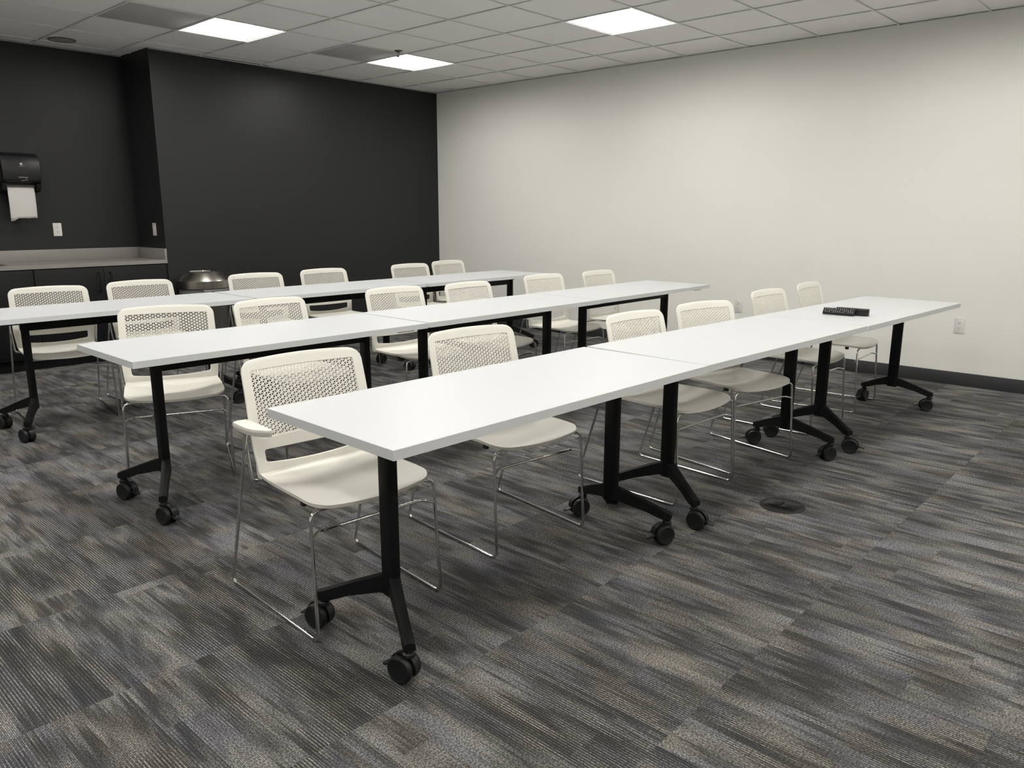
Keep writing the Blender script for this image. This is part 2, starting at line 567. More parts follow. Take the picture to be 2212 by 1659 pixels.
sp = thing('ceiling_speaker', 'round dark grey flat speaker set in the ceiling above the alcove', 'speaker', (.132, 1.685, CEIL + .004))
link('grille', MB().lathe([(.0, -.006), (.085, -.006), (.096, -.004)], 36).mesh('speaker_grille'), M_SPK, sp)
link('rim', MB().lathe([(.096, .0), (.096, -.005), (.103, -.005), (.104, .0)], 36, cap=False).mesh('speaker_rim'), M_TEAR, sp)

sk = thing('fire_sprinkler', 'small dull metal sprinkler head hanging beside the corner ceiling light', 'sprinkler', (2.31, -.048, CEIL + .008))
link('escutcheon', MB().lathe([(.036, .0), (.034, -.004), (.012, -.007)], 20).mesh('escutcheon'), M_BRASS, sk)
fm = MB().lathe([(.010, -.006), (.008, -.022)], 12)
fm.tube(fillet([(-.008, 0, -.02), (-.015, 0, -.032), (-.004, 0, -.048)], .01), .0022, 6).tube(fillet([(.008, 0, -.02), (.015, 0, -.032), (.004, 0, -.048)], .01), .0022, 6)
link('frame', fm.mesh('sprinkler_frame'), M_BRASS, sk)
df = MB().lathe([(.006, -.046), (.006, -.050), (.022, -.051), (.022, -.0525)], 16)
link('deflector', df.mesh('sprinkler_deflector'), M_BRASS, sk)

sd = thing('slot_vent', 'long narrow dark slot in the ceiling along the top of the black wall', 'air vent', (1.55, 1.440, CEIL + .0036))
link('frame', MB().box(-.36, .36, -.032, -.024, -.005, .0).box(-.36, .36, .024, .032, -.005, 0).box(-.36, -.352, -.024, .024, -.005, 0).box(.352, .36, -.024, .024, -.005, 0).mesh('slot_frame', smooth=False), M_GRID, sd)
link('opening', MB().box(-.352, .352, -.024, .024, -.002, .0).mesh('slot_opening', smooth=False), M_SLOT, sd)

# ------------------------------------------------------------------ folding-base training tables
TL, TD, TZ, TT = 0.765, 0.3075, 0.729, 0.028

def make_caster():
    c = link('caster', None)
    stem = MB().lathe([(.011, .068), (.011, .112)], 14)
    hood = MB()
    # curved hood between and over the wheels
    ring = []
    pts = [(-.016 + .041 * math.cos(R(a)), .037 + .041 * math.sin(R(a))) for a in range(-20, 201, 20)]
    inner = [(-.016 + .0355 * math.cos(R(a)), .037 + .0355 * math.sin(R(a))) for a in range(-20, 201, 20)]
    poly = pts + inner[::-1]
    hood.loft([[(-.006, y, z) for y, z in poly], [(.006, y, z) for y, z in poly]])
    hood.box(-.006, .006, -.026, .008, .03, .07)
    body = MB().add(stem.v, stem.f).add(hood.v, hood.f)
    cap = MB().lathe([(.017, .072), (.017, .080), (.012, .084)], 16, c=(0, 0, 0))
    body.add(cap.v, cap.f)
    link('hood', body.mesh('caster_hood'), M_CAST, c)
    prof = [(.006, -.0105), (.030, -.0105), (.0345, -.0085), (.0365, -.004), (.0365, .004), (.0345, .0085), (.031, .0100), (.029, .0092), (.006, .0092)]
    wm = MB().lathe(prof, 32, 'x').mesh('caster_wheel')
    for s in (-1, 1):
        link('wheel', wm, M_CAST, c, (s * .0175, -.016, .0368), (0, 0, 0 if s > 0 else PI))
    tab = MB().prism([(-.012, .036), (.012, .036), (.014, .055), (.007, .066), (-.007, .066), (-.014, .055)], 0, .005, lambda x, y, z: (x, -y - .016, .036 + z + (y - .036) * -.35))
    link('brake_tab', tab.mesh('brake_tab', bevel=.0012), M_CAST, c)
    return c

def make_table():
    t = thing('training_table', '', 'table')
    e = .0015
    top = MB().box(-TL + e, TL - e, -TD + e, TD - e, TZ - TT + .0004, TZ)
    link('table_top', top.mesh('table_top', bevel=.0008, bseg=1), M_LAM, t)
    band = MB()
    o = [(-TL, -TD), (TL, -TD), (TL, TD), (-TL, TD)]
    i = [(-TL + e, -TD + e), (TL - e, -TD + e), (TL - e, TD - e), (-TL + e, TD - e)]
    z0, z1 = TZ - TT, TZ - .0006
    band.loft([[(x, y, z0) for x, y in o], [(x, y, z1) for x, y in o], [(x, y, z1) for x, y in i], [(x, y, z0) for x, y in i]], cap=False, closed=True)
    link('edge_band', band.mesh('edge_band', smooth=False), M_EDGE, t)
    link('beam', MB().box(-.575, .575, -.021, .021, .618, .688).mesh('beam', bevel=.003), M_BLK, t)
    for s in (-1, 1):
        cx_ = .555 if s < 0 else .572
        br = MB().box(s * cx_ - .085, s * cx_ + .085, -.05, .05, .690, .7012).box(s * cx_ - .03, s * cx_ + .03, -.235, .235, .693, .7012)
        br.loft([[(s * cx_ - .02, -.03, .66), (s * cx_ + .02, -.03, .66), (s * cx_ + .02, .03, .66), (s * cx_ - .02, .03, .66)],
                 [(s * cx_ - .03, -.10, .695), (s * cx_ + .03, -.10, .695), (s * cx_ + .03, .10, .695), (s * cx_ - .03, .10, .695)]])
        for d in (-1, 1):
            br.box(*sorted((s * .60, s * .705)), d * .250 - .012, d * .250 + .012, .689, .7012)
        link('bracket', br.mesh('bracket'), M_BLK, t)
        ring = []
        for k in range(28):
            a = 2 * PI * k / 28
            ca, sa = math.cos(a), math.sin(a)
            ring.append((.0185 * math.copysign(abs(ca) ** .55, ca), .0325 * math.copysign(abs(sa) ** .6, sa)))
        col = MB().loft([[(s * cx_ + x * k_, y * k_, z) for x, y in ring] for z, k_ in ((.150, .94), (.153, 1), (.692, 1))])
        link('leg_column', col.mesh('leg_column', sharp=50), M_BLK, t)
        for d in (-1, 1):
            foot = MB()
            a = Vector((s * (cx_ - .002), d * .012, 0))
            b = Vector((s * .672, d * .232, 0))
            dirv = (b - a).normalized()
            nrm = Vector((-dirv.y, dirv.x, 0))
            rings = []
            for u, w, zb, zt in ((0, .019, .158, .225), (.12, .0185, .156, .213), (.55, .016, .128, .172), (.80, .0165, .104, .146), (.87, .0175, .100, .139), (.975, .018, .100, .130), (1, .017, .104, .127)):
                p = a.lerp(b, u)
                rings.append([p + nrm * w + Vector((0, 0, zb)), p - nrm * w + Vector((0, 0, zb)), p - nrm * w * .92 + Vector((0, 0, zt - .004)), p - nrm * w * .3 + Vector((0, 0, zt)), p + nrm * w * .3 + Vector((0, 0, zt)), p + nrm * w * .92 + Vector((0, 0, zt - .004))])
            foot.loft(rings)
            link('foot', foot.mesh('foot', sharp=30), M_BLK, t)
    cast = make_caster()
    spots = [(-1, -1, 25), (-1, 1, 30), (1, -1, -55), (1, 1, 140)]
    for k, (s, d, a) in enumerate(spots):
        c = cast if k == 0 else copy_tree(cast)
        c.parent = t
        c.location = (s * .664, d * .216, 0)
        c.rotation_euler = (0, 0, R(a))
        c.scale = (1.12, 1.12, 1.12)
    return t

ROWS = {1: 'row farthest from black wall', 2: 'middle row', 3: 'row nearest black wall'}
SEAT3 = {1: 'end table away from white wall', 2: 'between two other tables', 3: 'end table beside white wall'}
TABLES = [  # row, place in row, centre x, centre y, degrees
    (1, 1, -.518, -4.028, -1.2), (1, 2, 1.026, -4.082, -3.1), (1, 3, 2.5575, -4.168, -2.9),
    (2, 1, -.480, -2.357, -.6), (2, 2, 1.066, -2.362, -.2), (2, 3, 2.606, -2.352, .4),
    (3, 1, -.488, -.590, .0), (3, 2, 1.066, -.585, -.4), (3, 3, 2.618, -.590, .3)]
EXTRA = {(1, 1): 'white table with an armchair pushed under it, alone at its row end', (1, 3): 'white table with two black remotes on it, end of its row'}
CAST_ROT = {(1, 1): (194, 198, 246, 246), (1, 2): (9, 300, 246, 220), (1, 3): (20, 210, 210, -90), (2, 1): (15, 20, 220, 310), (3, 1): (194, 194, 260, 320)}
tab0 = make_table()
rnd = random.Random(4)
for k, (row, pos, x, y, a) in enumerate(TABLES):
    t = tab0 if k == 0 else copy_tree(tab0)
    t.location = (x, y, 0)
    t.rotation_euler = (0, 0, R(a))
    tag(t, EXTRA.get((row, pos)) or 'white table on black casters, %s, %s' % (SEAT3[pos], ROWS[row]), 'table', 'white training tables in three rows')
    rots = CAST_ROT.get((row, pos)) or [rnd.uniform(0, 360) for _ in range(4)]
    for c, rr_ in zip([c for c in t.children if c.name.startswith('caster')], rots):
        c.rotation_euler = (0, 0, R(rr_))

# ------------------------------------------------------------------ stacking chairs
def back_map(u, v, t):
    g = max(0.0, (v - .43) / .397)
    y = .086 + .081 * g ** 1.12 - .006 * math.sin(PI * min(1, g)) - .42 * u * u
    return (u, y - t, v)

def extrude2d(verts, faces, fn, h):
    """2D faces -> closed shell of thickness h, wrapped onto the curved back"""
    m = MB()
    n = len(verts)
    V = [fn(u, v, h / 2) for u, v in verts] + [fn(u, v, -h / 2) for u, v in verts]
    F = []
    cnt = {}
    for f in faces:
        F.append(tuple(f))
        F.append(tuple(i + n for i in reversed(f)))
        for a, b in zip(f, f[1:] + f[:1]):
            cnt.setdefault((min(a, b), max(a, b)), []).append((a, b))
    for es in cnt.values():
        if len(es) == 1:
            a, b = es[0]
            F.append((b, a, a + n, b + n))
    return m.add(V, F)

def loop(u0, u1, v0, v1, rad, n=4, sub=10, subv=6):
    """closed outline with corner radii (bl, br, tr, tl) and evenly divided edges"""
    pts = []
    cs = [(u0, v0, rad[0], 180), (u1, v0, rad[1], 270), (u1, v1, rad[2], 0), (u0, v1, rad[3], 90)]
    ins = [(1, 1), (-1, 1), (-1, -1), (1, -1)]
    arcs = []
    for (cu, cv, r, a0), (su, sv) in zip(cs, ins):
        cx, cy = cu + su * r, cv + sv * r
        arcs.append([(cx + r * math.cos(R(a0 + 90 * k / n)), cy + r * math.sin(R(a0 + 90 * k / n))) for k in range(n + 1)])
    for k in range(4):
        pts += arcs[k]
        a, b = arcs[k][-1], arcs[(k + 1) % 4][0]
        ns = sub if k % 2 == 0 else subv
        pts += [(a[0] + (b[0] - a[0]) * j / ns, a[1] + (b[1] - a[1]) * j / ns) for j in range(1, ns)]
    return pts

WIN = (-.195, .195, .568, .790)
def build_back_frame():
    verts, faces, key = [], [], {}
    def vid(p):
        k = (round(p[0], 5), round(p[1], 5))
        if k not in key:
            key[k] = len(verts)
            verts.append(p)
        return key[k]
    def ring(outer, inner, steps=3, fn=lambda p: p):
        prev = [vid(fn(p)) for p in outer]
        for s in range(1, steps + 1):
            cur = [vid(fn((a[0] + (b[0] - a[0]) * s / steps, a[1] + (b[1] - a[1]) * s / steps))) for a, b in zip(outer, inner)]
            for j in range(len(outer)):
                k = (j + 1) % len(outer)
                f = [prev[j], prev[k], cur[k], cur[j]]
                g = [x for i_, x in enumerate(f) if x != f[i_ - 1]]
                if len(set(g)) >= 3:
                    faces.append(g)
            prev = cur
    MID = .553
    def wid(p):     # the sides swell a little below the top corners
        u, v = p
        return (u * (1 + .02 * max(0, min(1, (.79 - v) / .2)) - .045 * max(0, min(1, (.56 - v) / .12))), v)
    def top_arch(p):
        u, v = wid(p)
        w = max(0, (v - .78) / .047)
        return (u, v - .006 * w * (u / .2) ** 2)
    ring(loop(-.2295, .2295, MID, .830, (0, 0, .045, .045)), loop(WIN[0], WIN[1], WIN[2], WIN[3], (.004, .004, .006, .006)), 3, top_arch)
    def smile(p):
        u, v = wid(p)
        w = max(0, min(1, (MID - v) / (MID - .47)))
        return (u, v + .020 * w * ((u / .2) ** 2 - .45))
    ring(loop(-.2295, .2295, .432, MID, (.010, .010, 0, 0)), loop(-.190, .190, .478, .526, (.010, .010, .010, .010)), 3, smile)
    return extrude2d(verts, faces, back_map, .0085).mesh('back_frame', bevel=.0018, bseg=1, sharp=40)

def build_back_mesh():
    u0, u1, v0, v1 = WIN[0] - .002, WIN[1] + .002, WIN[2] - .002, WIN[3] + .002
    ncol = 30
    h = (u1 - u0) / ncol
    s = h / .8660254
    verts, faces, key = [], [], {}
    def vid(p):
        k = (round(p[0], 5), round(p[1], 5))
        if k not in key:
            key[k] = len(verts)
            verts.append(p)
        return key[k]
    def clip(poly, v, sign):
        out = []
        for a, b in zip(poly, poly[1:] + poly[:1]):
            ia, ib = (a[1] - v) * sign >= -1e-9, (b[1] - v) * sign >= -1e-9
            if ia:
                out.append(a)
            if ia != ib:
                t = (v - a[1]) / (b[1] - a[1])
                out.append((a[0] + (b[0] - a[0]) * t, v))
        return out
    def inset(poly, w):
        n = len(poly)
        L = []
        for a, b in zip(poly, poly[1:] + poly[:1]):
            dx, dy = b[0] - a[0], b[1] - a[1]
            l = math.hypot(dx, dy)
            if l < 1e-7:
                return None
            nx, ny = -dy / l, dx / l
            L.append((nx, ny, nx * a[0] + ny * a[1] + w))
        out = []
        for i in range(n):
            a, b = L[i - 1], L[i]
            det = a[0] * b[1] - a[1] * b[0]
            if abs(det) < 1e-6:
                return None
            out.append(((a[2] * b[1] - a[1] * b[2]) / det, (a[0] * b[2] - a[2] * b[0]) / det))
        for p in out:
            if any(nx * p[0] + ny * p[1] < c - 1e-7 for nx, ny, c in L):
                return None
        ar = sum(p[0] * q_[1] - q_[0] * p[1] for p, q_ in zip(out, out[1:] + out[:1])) / 2
        return out if ar > 4e-6 else None
    for k in range(ncol):
        ua, ub = u0 + k * h, u0 + (k + 1) * h
        oa, ob = (.5 if k % 2 else 0), (0 if k % 2 else .5)
        nj = int((v1 - v0) / s) + 3
        for j in range(-1, nj):
            A = v0 + (j + oa) * s
            if ob > oa:
                B_, Bl = v0 + (j + ob) * s, v0 + (j - 1 + ob) * s
            else:
                B_, Bl = v0 + (j + 1 + ob) * s, v0 + (j + ob) * s
            tris = [[(ua, A), (ub, B_), (ua, A + s)], [(ua, A), (ub, Bl), (ub, B_)]]
            for tri in tris:
                p = clip(clip(tri, v0, 1), v1, -1)
                q_ = []
                for pt in p:
                    if not q_ or math.hypot(pt[0] - q_[-1][0], pt[1] - q_[-1][1]) > 1e-5:
                        q_.append(pt)
                if len(q_) > 2 and math.hypot(q_[0][0] - q_[-1][0], q_[0][1] - q_[-1][1]) < 1e-5:
                    q_.pop()
                if len(q_) < 3:
                    continue
                ins = inset(q_, .00138)
                o = [vid(x) for x in q_]
                if ins is None:
                    faces.append(o)
                    continue
                i = [vid(x) for x in ins]
                n = len(o)
                for a in range(n):
                    b = (a + 1) % n
                    faces.append([o[a], o[b], i[b], i[a]])
    return extrude2d(verts, faces, back_map, .0036).mesh('perforated_panel', smooth=False)

def seat_z(x, y):
    u = x / .228
    z = .452
    d = max(0, min(1, (.10 - y) / .10)) * max(0, min(1, (y + .30) / .14))
    z -= .021 * (1 - u * u) * d
    if y < -.19:
        z -= .020 * ((-.19 - y) / .13) ** 2 * (1 - .35 * u * u)
    if y > .02:
        z += .012 * ((y - .02) / .08) ** 2 * (.25 + .75 * u * u)
    return z

def build_seat():
    out = loop(-.226, .226, -.300, .098, (.060, .060, .016, .016), 5, 10, 8)
    def bow(p):
        x, y = p
        f = max(0, min(1, (-.12 - y) / .18))
        w = 1 - .04 * max(0, min(1, (y + .05) / .18))
        return (x * w, y - .024 * f * (1 - (x / .226) ** 2))
    c = (0, -.09)
    rings = []
    for s in (.12, .3, .48, .64, .78, .88, .95, 1.0):
        rings.append([bow((c[0] + (x - c[0]) * s, c[1] + (y - c[1]) * s)) for x, y in out])
    n = len(out)
    m = MB()
    th = .0115
    top = [[(x, y, seat_z(x, y)) for x, y in r] for r in rings]
    bot = [[(x * .992, -.09 + (y + .09) * .992, seat_z(x, y) - th) for x, y in r] for r in rings]
    allr = top + bot[::-1]
    m.loft(allr, cap=True)
    return m.mesh('seat', bevel=0, sharp=50)

def make_chair():
    ch = thing('stacking_chair', '', 'chair')
    link('seat', build_seat(), M_SHELL, ch)
    bf = link('backrest', build_back_frame(), M_SHELL, ch)
    link('perforated_panel', build_back_mesh(), M_SHELL, bf)
    for s in (-1, 1):
        fl = MB()
        pts = []
        for z, d0, d1 in ((.436, -.004, .020), (.447, -.004, .026), (.53, -.004, .018), (.60, -.004, .006)):
            x, y, zz = back_map(s * .217, z, 0)
            pts.append([(x - s * .0035, y + d0, z), (x + s * .0005, y + d0, z), (x + s * .0005, y + d1, z), (x - s * .0035, y + d1, z)])
        fl.loft(pts)
        link('side_flange', fl.mesh('side_flange'), M_SHELL, ch)
        path = [(s * .0, -.262, .4175), (s * .232, -.286, .422), (s * .2395, -.309, .0062), (s * .2545, .272, .0062),
                (s * .2475, .082, .612), (s * .2465, .104, .612), (s * .236, .093, .424), (s * .0, .088, .418)]
        P = fillet(path, [.03, .03, .03, .011, .011, .02], 6)
        link('sled_leg', MB().tube(P, .0058, 10).mesh('sled_leg', sharp=70), M_CHROME, ch)
        link('bumper', MB().box(s * .213 - .007, s * .213 + .007, -.225, -.203, .421, .4425).mesh('bumper', bevel=.002), M_GLIDE, ch)
    bar = fillet([(-.233, -.291, .338), (-.20, -.268, .348), (.20, -.268, .348), (.233, -.291, .338)], .03, 5)
    link('stretcher', MB().tube(bar, .0052, 10).mesh('stretcher', sharp=70), M_CHROME, ch)
    return ch

def add_arms(ch):
    for s in (-1, 1):
        outl = [(.012, .125), (.030, .118), (.033, .10), (.033, .02), (.028, -.012), (.012, -.040), (-.006, -.062), (-.018, -.066), (-.022, -.052), (-.022, .10), (-.018, .120)]
        rings = []
        for z, k in ((0, .90), (.003, .96), (.010, .97), (.011, 1.0), (.019, 1.0), (.0225, .96), (.024, .86)):
            rings.append([(s * (.247 + .005 + (x - .005) * k), .03 + (y - .03) * (.5 + .5 * k), .612 + z - (y < 0) * .0) for x, y in outl])
        link('armrest', MB().loft(rings).mesh('armrest', sharp=40), M_SHELL, ch)

CHAIRS = [  # key, back-top x, back-top y, degrees
    ('1a', -0.977, -3.418, -4.3), ('1b', -0.156, -3.424, -6.5), ('1c', 0.772, -3.628, -3.5), ('1d', 1.414, -3.659, -12.2), ('1e', 2.317, -3.608, -1.8), ('1f', 3.000, -3.593, 3.2),
    ('2a', -0.687, -1.709, -22.3), ('2b', -0.142, -1.781, 2.1), ('2c', 0.784, -1.749, -3.3), ('2d', 1.368, -1.836, 1.4), ('2e', 2.288, -1.752, -1.9), ('2f', 2.908, -1.832, 1.6),
    ('3a', -0.744, -0.084, -7.3), ('3b', -0.138, -0.026, -1.1), ('3c', 0.771, -0.023, -4.4), ('3d', 1.436, 0.017, -1.9), ('3e', 2.380, -0.011, -0.3), ('3f', 2.976, 0.105, 2.5)]
CROW = {'1': 'in the row farthest from the black wall', '2': 'in the middle row', '3': 'in the row nearest the black wall'}
CPOS = {'a': 'sixth from white wall', 'b': 'fifth from white wall', 'c': 'fourth from white wall', 'd': 'third from white wall', 'e': 'second from white wall', 'f': 'nearest white wall'}
ch0 = make_chair()
for k, (key, bx, by, a) in enumerate(CHAIRS):
    c = ch0 if k == 0 else copy_tree(ch0)
    th_ = R(a)
    d = .167
    c.location = (bx + math.sin(th_) * d, by - math.cos(th_) * d, 0)
    c.rotation_euler = (0, 0, th_)
    if key == '1a':
        lab = 'ivory perforated chair with armrests, %s' % CROW['1']
    elif key == '2a':
        lab = 'ivory armless chair turned askew, sixth from white wall, %s' % CROW['2']
    else:
        lab = 'ivory armless chair, %s, %s' % (CPOS[key[1]], CROW[key[0]])
    tag(c, lab, 'chair', 'ivory sled-base chairs behind the tables')
chair_a = ch0
add_arms(chair_a)   # only this one carries armrests

# ------------------------------------------------------------------ kitchenette alcove
CZ = .874
counter = thing('countertop', 'grey quartz countertop with low backsplash in the black alcove', 'countertop', (0, 0, 0))
sx0, sx1, sy0, sy1 = -1.25, -.500, 1.60, 1.955
slab = MB()
e = .0012
slab.box(AL + e, sx0, YB - .008, YA - e, CZ - .032, CZ).box(sx1, XC - e, YB - .008, YA - e, CZ - .032, CZ)
slab.box(sx0, sx1, YB - .008, sy0, CZ - .032, CZ).box(sx0, sx1, sy1, YA - e, CZ - .032, CZ)
link('slab', slab.mesh('slab', smooth=False), M_COUNTER, counter)
link('backsplash', MB().box(AL + e, XC - .022, YA - .021, YA - e, CZ, CZ + .100).mesh('backsplash', bevel=.0015), M_COUNTER, counter)
link('side_splash', MB().box(XC - .021, XC - e, YB - .010, YA - e, CZ, CZ + .100).mesh('side_splash', bevel=.0015), M_COUNTER, counter)
sink = thing('sink', 'steel undermount sink basin let into the grey countertop', 'sink', (0, 0, 0))
b = MB()
w = .004
g = .0015
x0, x1, y0, y1 = sx0 + g, sx1 - g, sy0 + g, sy1 - g
b.box(x0, x1, y0, y1, CZ - .20, CZ - .196).box(x0, x0 + w, y0, y1, CZ - .196, CZ - .006).box(x1 - w, x1, y0, y1, CZ - .196, CZ - .006)
b.box(x0 + w, x1 - w, y0, y0 + w, CZ - .196, CZ - .006).box(x0 + w, x1 - w, y1 - w, y1, CZ - .196, CZ - .006)
link('basin', b.mesh('basin', smooth=False), M_SINK, sink)
link('drain', MB().lathe([(.04, CZ - .196), (.038, CZ - .192), (.02, CZ - .193)], 20, c=((sx0 + sx1) / 2, (sy0 + sy1) / 2, 0)).mesh('drain'), M_SINK, sink)

def cabinet(xa, xb, label, hollow=False):
    c = thing('base_cabinet', label, 'cabinet', ((xa + xb) / 2, 0, 0), group='dark base cabinets')
    hw = (xb - xa) / 2 - .001
    yb_, yf_ = YA - .002, YB + .012
    body = MB()
    body.box(-hw, -hw + .018, yf_, yb_, .10, CZ - .0335).box(hw - .018, hw, yf_, yb_, .10, CZ - .0335).box(-hw + .018, hw - .018, yb_ - .01, yb_, .10, CZ - .0335)
    body.box(-hw + .018, hw - .018, yf_, yb_ - .01, .10, .118).box(-hw + .018, hw - .018, yf_, yf_ + .02, CZ - .075, CZ - .0335)
    link('carcass', body.mesh('carcass', smooth=False), M_CAB, c)
    link('toe_kick', MB().box(-hw, hw, yf_ + .06, yf_ + .075, 0.0, .0995).mesh('toe_kick', smooth=False), M_CAB, c)
    for s in (-1, 1):
        d = link('door', MB().box(*sorted((s * .0015, s * (hw - .002))), yf_ - .0205, yf_ - .0005, .105, CZ - .040).mesh('door', bevel=.0015), M_CAB, c)
        hx, yy = s * .050, yf_ - .0205
        hd = fillet([(hx, yy + .001, .785), (hx, yy - .030, .785), (hx, yy - .030, .625), (hx, yy + .001, .625)], .008, 4)
        link('handle', MB().tube(hd, .0055, 8).mesh('handle'), M_BLK, d)
    return c
cabinet(-.366, .728, 'dark base cabinet with two doors under the countertop, beside the trash can')
cabinet(-1.46, -.367, 'dark base cabinet with two doors under the sink')
cabinet(-2.29, -1.461, 'dark base cabinet with two doors at the far end of the alcove')
filler = tag(link('filler_strip', MB().box(.7295, XC - .0015, YB + .010, YB + .03, .0, CZ - .0335).mesh('filler_strip', bevel=.001), M_CAB), 'narrow dark filler strip between cabinet and wall corner', 'filler strip')

# paper towel dispenser on the alcove wall
dx, dz = -.248, 1.635
pd = thing('paper_towel_dispenser', 'black wall mounted paper towel dispenser above the countertop', 'dispenser', (dx, YA - .0012, dz - .165))
hw = .148
side = [(0, .0), (-.075, -.005), (-.165, .062), (-.215, .085), (-.226, .15), (-.222, .235), (-.195, .295), (-.15, .322), (0, .330)]
def disp_fn(k):
    return [(k, y, z) for y, z in side]
body = MB()
back = [(0, .0), (-.075, -.005), (-.150, .050), (-.150, .315), (0, .330)]
body.loft([[(-hw, y, z) for y, z in back], [(hw, y, z) for y, z in back]])
for s in (-1, 1):
    chk = [(-.07, -.004), (-.165, .012), (-.19, .07), (-.152, .09), (-.11, .05)]
    body.loft([[(s * (hw - .034), y, z) for y, z in chk], [(s * hw, y, z) for y, z in chk]])
link('housing', body.mesh('dispenser_housing', bevel=.004), M_DISP2, pd)
cov = MB()
front = [(-.149, .078), (-.205, .080), (-.221, .095), (-.228, .15), (-.223, .235), (-.196, .293), (-.149, .3165)]
cov.loft([[(-hw + .003, y, z) for y, z in front], [(hw - .003, y, z) for y, z in front]])
cover = link('cover', cov.mesh('dispenser_cover', bevel=.006, bseg=3), M_DISP, pd)
link('tear_bar', MB().box(-.112, .108, -.150, -.125, .040, .0565).mesh('tear_bar', bevel=.002), M_TEAR, pd)
pap = MB()
nx, nz = 18, 14
rr_ = random.Random(2)
P = []
for j in range(nz + 1):
    for i_ in range(nx + 1):
        f = i_ / nx
        ragged = .0
        if j == nz:
            ragged = -.030 * max(0, 1 - f * 3.2) + rr_.uniform(-.0025, .0025)
        zt = .042 - (.262 + ragged * -1) * j / nz if j == nz else .042 - .262 * j / nz
        P.append((-.104 + .205 * f, -.142 - .012 * math.sin(PI * j / nz * .8) + .007 * (2 * f - 1) ** 2 * (j / nz) * 2, zt))
F = []
for j in range(nz):
    for i_ in range(nx):
        a = j * (nx + 1) + i_
        F.append((a, a + 1, a + nx + 2, a + nx + 1))
pap.add(P, F)
pm = pap.mesh('paper_sheet', sharp=80)
po = link('paper_sheet', pm, M_PAPER, pd)
sol = po.modifiers.new('thick', 'SOLIDIFY')
sol.thickness = .0008

def text_mesh(name, body_, size, m, parent, loc, rot, ext=.0004):
    cu = bpy.data.curves.new(name, 'FONT')
    cu.body = body_
    cu.size = size
    cu.align_x = 'CENTER'
    cu.extrude = ext
    o = bpy.data.objects.new(name, cu)
    COL.objects.link(o)
    dg = bpy.context.evaluated_depsgraph_get()
    me = bpy.data.meshes.new_from_object(o.evaluated_get(dg))
    bpy.data.objects.remove(o)
    return link(name, me, m, parent, loc, rot)

FY = -.2265
lg = MB().lathe([(.0, FY - .0022), (.0105, FY - .0022), (.0105, FY + .004)], 24, 'y', (0.0, 0, .2265)).mesh('emblem')
link('emblem', lg, M_PRINT, cover)
text_mesh('lettering', 'Georgia-Pacific', .0075, M_PRINT, cover, (0, FY - .0012, .206), (R(90 + 4), 0, 0))
text_mesh('lettering', 'enMotion', .0185, M_PRINT, cover, (.006, FY - .0022, .112), (R(90 - 4), 0, 0))
sw = MB().tube([(-.012, FY + .0035, .094), (.004, FY + .0035, .090), (.014, FY + .0032, .094), (.022, FY + .0028, .100), (.03, FY + .0028, .100), (.034, FY + .003, .095), (.030, FY + .0035, .091)], .0016, 6)
link('emblem', sw.mesh('swoosh'), M_PRINT, cover)

# ------------------------------------------------------------------ wall plates
def outlet(loc, rz, label, socket=True):
    o = thing('outlet' if socket else 'light_switch', label, 'outlet' if socket else 'switch', loc, rz, 'duplex wall outlets' if socket else None)
    pl = MB().prism(rrect(.035, .0575, .003, 3), 0, .005, lambda x, y, z: (x, -z, y))
    link('plate', pl.mesh('plate', bevel=.0014), M_PLATE if socket else M_SWPLATE, o)
    if socket:
        for s in (-1, 1):
            fc = MB().prism([(x, y + s * .0195) for x, y in rrect(.0165, .0140, .010, 5)], .0045, .0062, lambda x, y, z: (x, -z, y))
            f = link('socket', fc.mesh('socket', bevel=.0005, bseg=1), M_PLATE, o)
            sl = MB()
            for dxx, h_ in ((-.0062, .0042), (.0062, .0034)):
                sl.box(dxx - .0012, dxx + .0012, -.0065, -.0058, s * .0195 + .003 - h_, s * .0195 + .003 + h_)
            sl.lathe([(.0026, -.0065), (.0026, -.0058)], 10, 'y', (0, 0, s * .0195 - .0075))
            link('slot', sl.mesh('slot', smooth=False), M_SLOT, f)
    else:
        link('rocker', MB().box(-.0165, .0165, -.0075, -.0045, -.033, .033).mesh('rocker', bevel=.001), M_PLATE, o)
        link('slider', MB().box(.006, .011, -.0095, -.0070, -.022, .022).mesh('slider', bevel=.0008), M_SWPLATE, o)
    return o
outlet((XW - .0008, -4.318, .462), R(-90), 'white outlet on the white wall past the end of the table with remotes')
outlet((XW - .0008, -2.495, .466), R(-90), 'white outlet on the white wall between two rows of tables')
outlet((.041, YA - .0008, 1.148), 0, 'white outlet on the black alcove wall above the countertop')
outlet((XC - .0008, 1.676, 1.146), R(-90), 'pale grey dimmer switch on the black alcove side wall', False)

# ------------------------------------------------------------------ steel trash can
tc = thing('trash_can', 'round brushed steel trash can with domed lid against the black wall', 'trash can', (.962, 1.236, 0))
link('body', MB().lathe([(.196, .0), (.200, .006), (.214, .60), (.214, .61)], 48).mesh('can_body', sharp=40), M_STEEL, tc)
link('liner', MB().lathe([(.2155, .55), (.219, .575), (.2165, .60), (.218, .625), (.20, .628)], 40, cap=False).mesh('can_liner', sharp=60), M_BAG, tc)
link('lid', MB().lathe([(.232, .618), (.236, .624), (.236, .690), (.232, .696), (.150, .762), (.140, .764), (.132, .758), (.128, .70)], 56, cap=False).mesh('can_lid', sharp=25), M_STEEL, tc)
link('lid_opening', MB().lathe([(.0, .705), (.1275, .705)], 40).mesh('can_opening', sharp=40), M_SLOT, tc)
link('rim_ring', MB().lathe([(.128, .760), (.130, .768), (.140, .770), (.146, .766), (.140, .762)], 40, cap=False).mesh('can_ring', sharp=60), M_CHROME, tc)
bg = MB()
rings = []
r2 = random.Random(7)
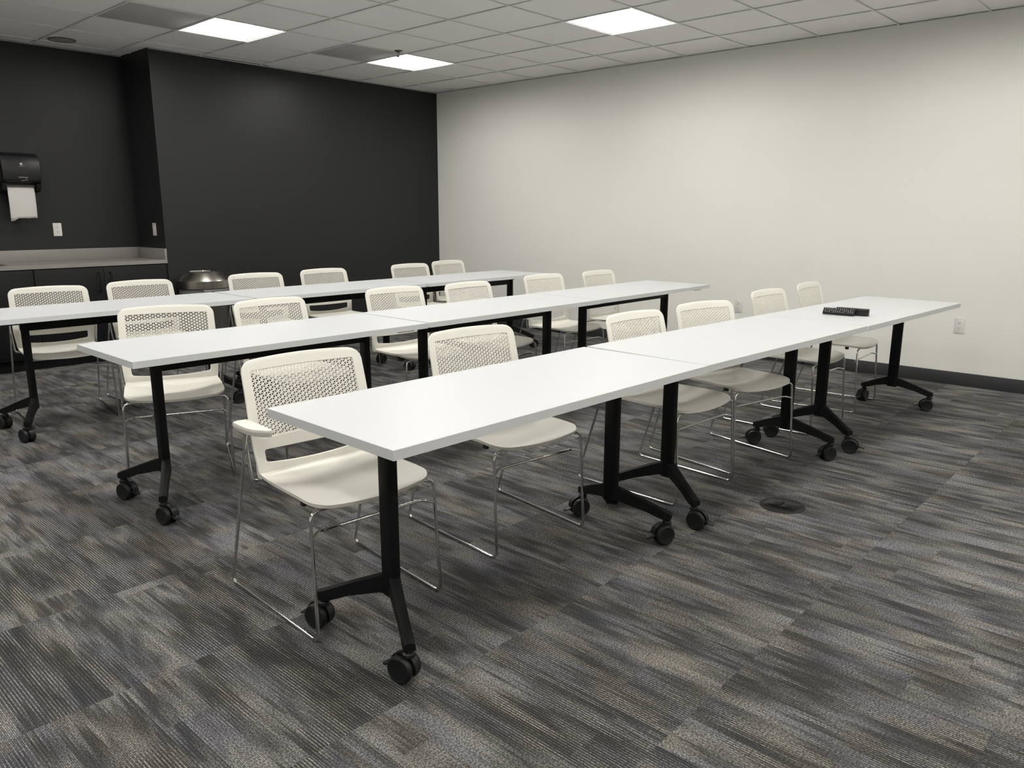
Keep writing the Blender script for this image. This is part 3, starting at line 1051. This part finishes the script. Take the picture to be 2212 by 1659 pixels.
for j in range(5):
    z = .624 - .016 * j
    rings.append([((.222 + .010 * math.sin(j * 1.1) + r2.uniform(0, .006)) * math.cos(a), (.222 + .010 * math.sin(j * 1.1) + r2.uniform(0, .006)) * math.sin(a), z + r2.uniform(-.005, .005)) for a in [R(-118 + 6 * k) for k in range(19)]])
V = [p for r_ in rings for p in r_]
F = [(j * 19 + k, j * 19 + k + 1, (j + 1) * 19 + k + 1, (j + 1) * 19 + k) for j in range(4) for k in range(18)]
bgm = bg.add(V, F).mesh('bag_fold', sharp=80)
bo = link('bag_fold', bgm, M_BAG, tc)
s_ = bo.modifiers.new('thick', 'SOLIDIFY')
s_.thickness = .0006

# ------------------------------------------------------------------ floor box
fb = thing('floor_box', 'round black floor power box flush in the carpet', 'floor outlet', (.850, -4.436, .0002))
link('flange', MB().lathe([(.0, .003), (.094, .003), (.100, .0015), (.101, .0)], 40).mesh('flange'), M_FBOX, fb)
ln = [(-.066, -.038), (.066, -.038), (.066, .038), (-.066, .038)]
link('recess', MB().prism(rrect(.076, .056, .026, 5), .003, .0050).mesh('recess', bevel=.0015), M_FBOX2, fb, rot=(0, 0, R(-88)))
for s in (-1, 1):
    link('lid_flap', MB().prism([(x + s * .031, y) for x, y in rrect(.029, .036, .008, 4)], .0050, .0085).mesh('lid_flap', bevel=.0018), M_FBOX2, fb, rot=(0, 0, R(-88)))

# ------------------------------------------------------------------ remote controls
def remote(label, loc, rz, tilt, length, width, thick, keys):
    r_ = thing('remote_control', label, 'remote control', loc, rz)
    r_.rotation_euler = (tilt, 0, rz)
    pr = [(-.5, .45), (-.49, .68), (-.46, .88), (-.4, .97), (.0, 1.0), (.4, .97), (.46, .88), (.49, .68), (.5, .45)]
    rings = []
    for u, wv in pr:
        ww = width / 2 * wv if keys < 0 else width / 2
        poly = rrect(ww, thick / 2, min(thick * .42, .006), 3)
        rings.append([(u * length, y, z + thick / 2) for y, z in poly])
    link('case', MB().loft(rings).mesh('remote_case', sharp=40), M_REM, r_)
    if keys > 0:
        km = MB().box(-.0021, .0021, -.0018, .0018, 0, .0012).mesh('button', bevel=.0006, bseg=1)
        for i_ in range(14):
            for j in range(4):
                if (i_ + j * 2) % 7 == 3:
                    continue
                me = km.copy() if (i_ >= 13) else km
                o = link('button', me, None, r_, (-length * .43 + i_ * length * .86 / 13, (-.5 + (j + .5) / 4) * width * .78, thick))
                if not me.materials:
                    me.materials.append(M_REDKEY if i_ >= 13 else M_KEY)
    return r_
remote('black remote control with many grey buttons, leaning on another remote', (2.126, -4.156, TZ + .0144), R(-81), R(-38) * -1, .172, .046, .017, 1)
remote('plain curved black remote lying behind the one with buttons', (2.180, -4.212, TZ + .0004), R(-84), 0, .178, .046, .040, -1)
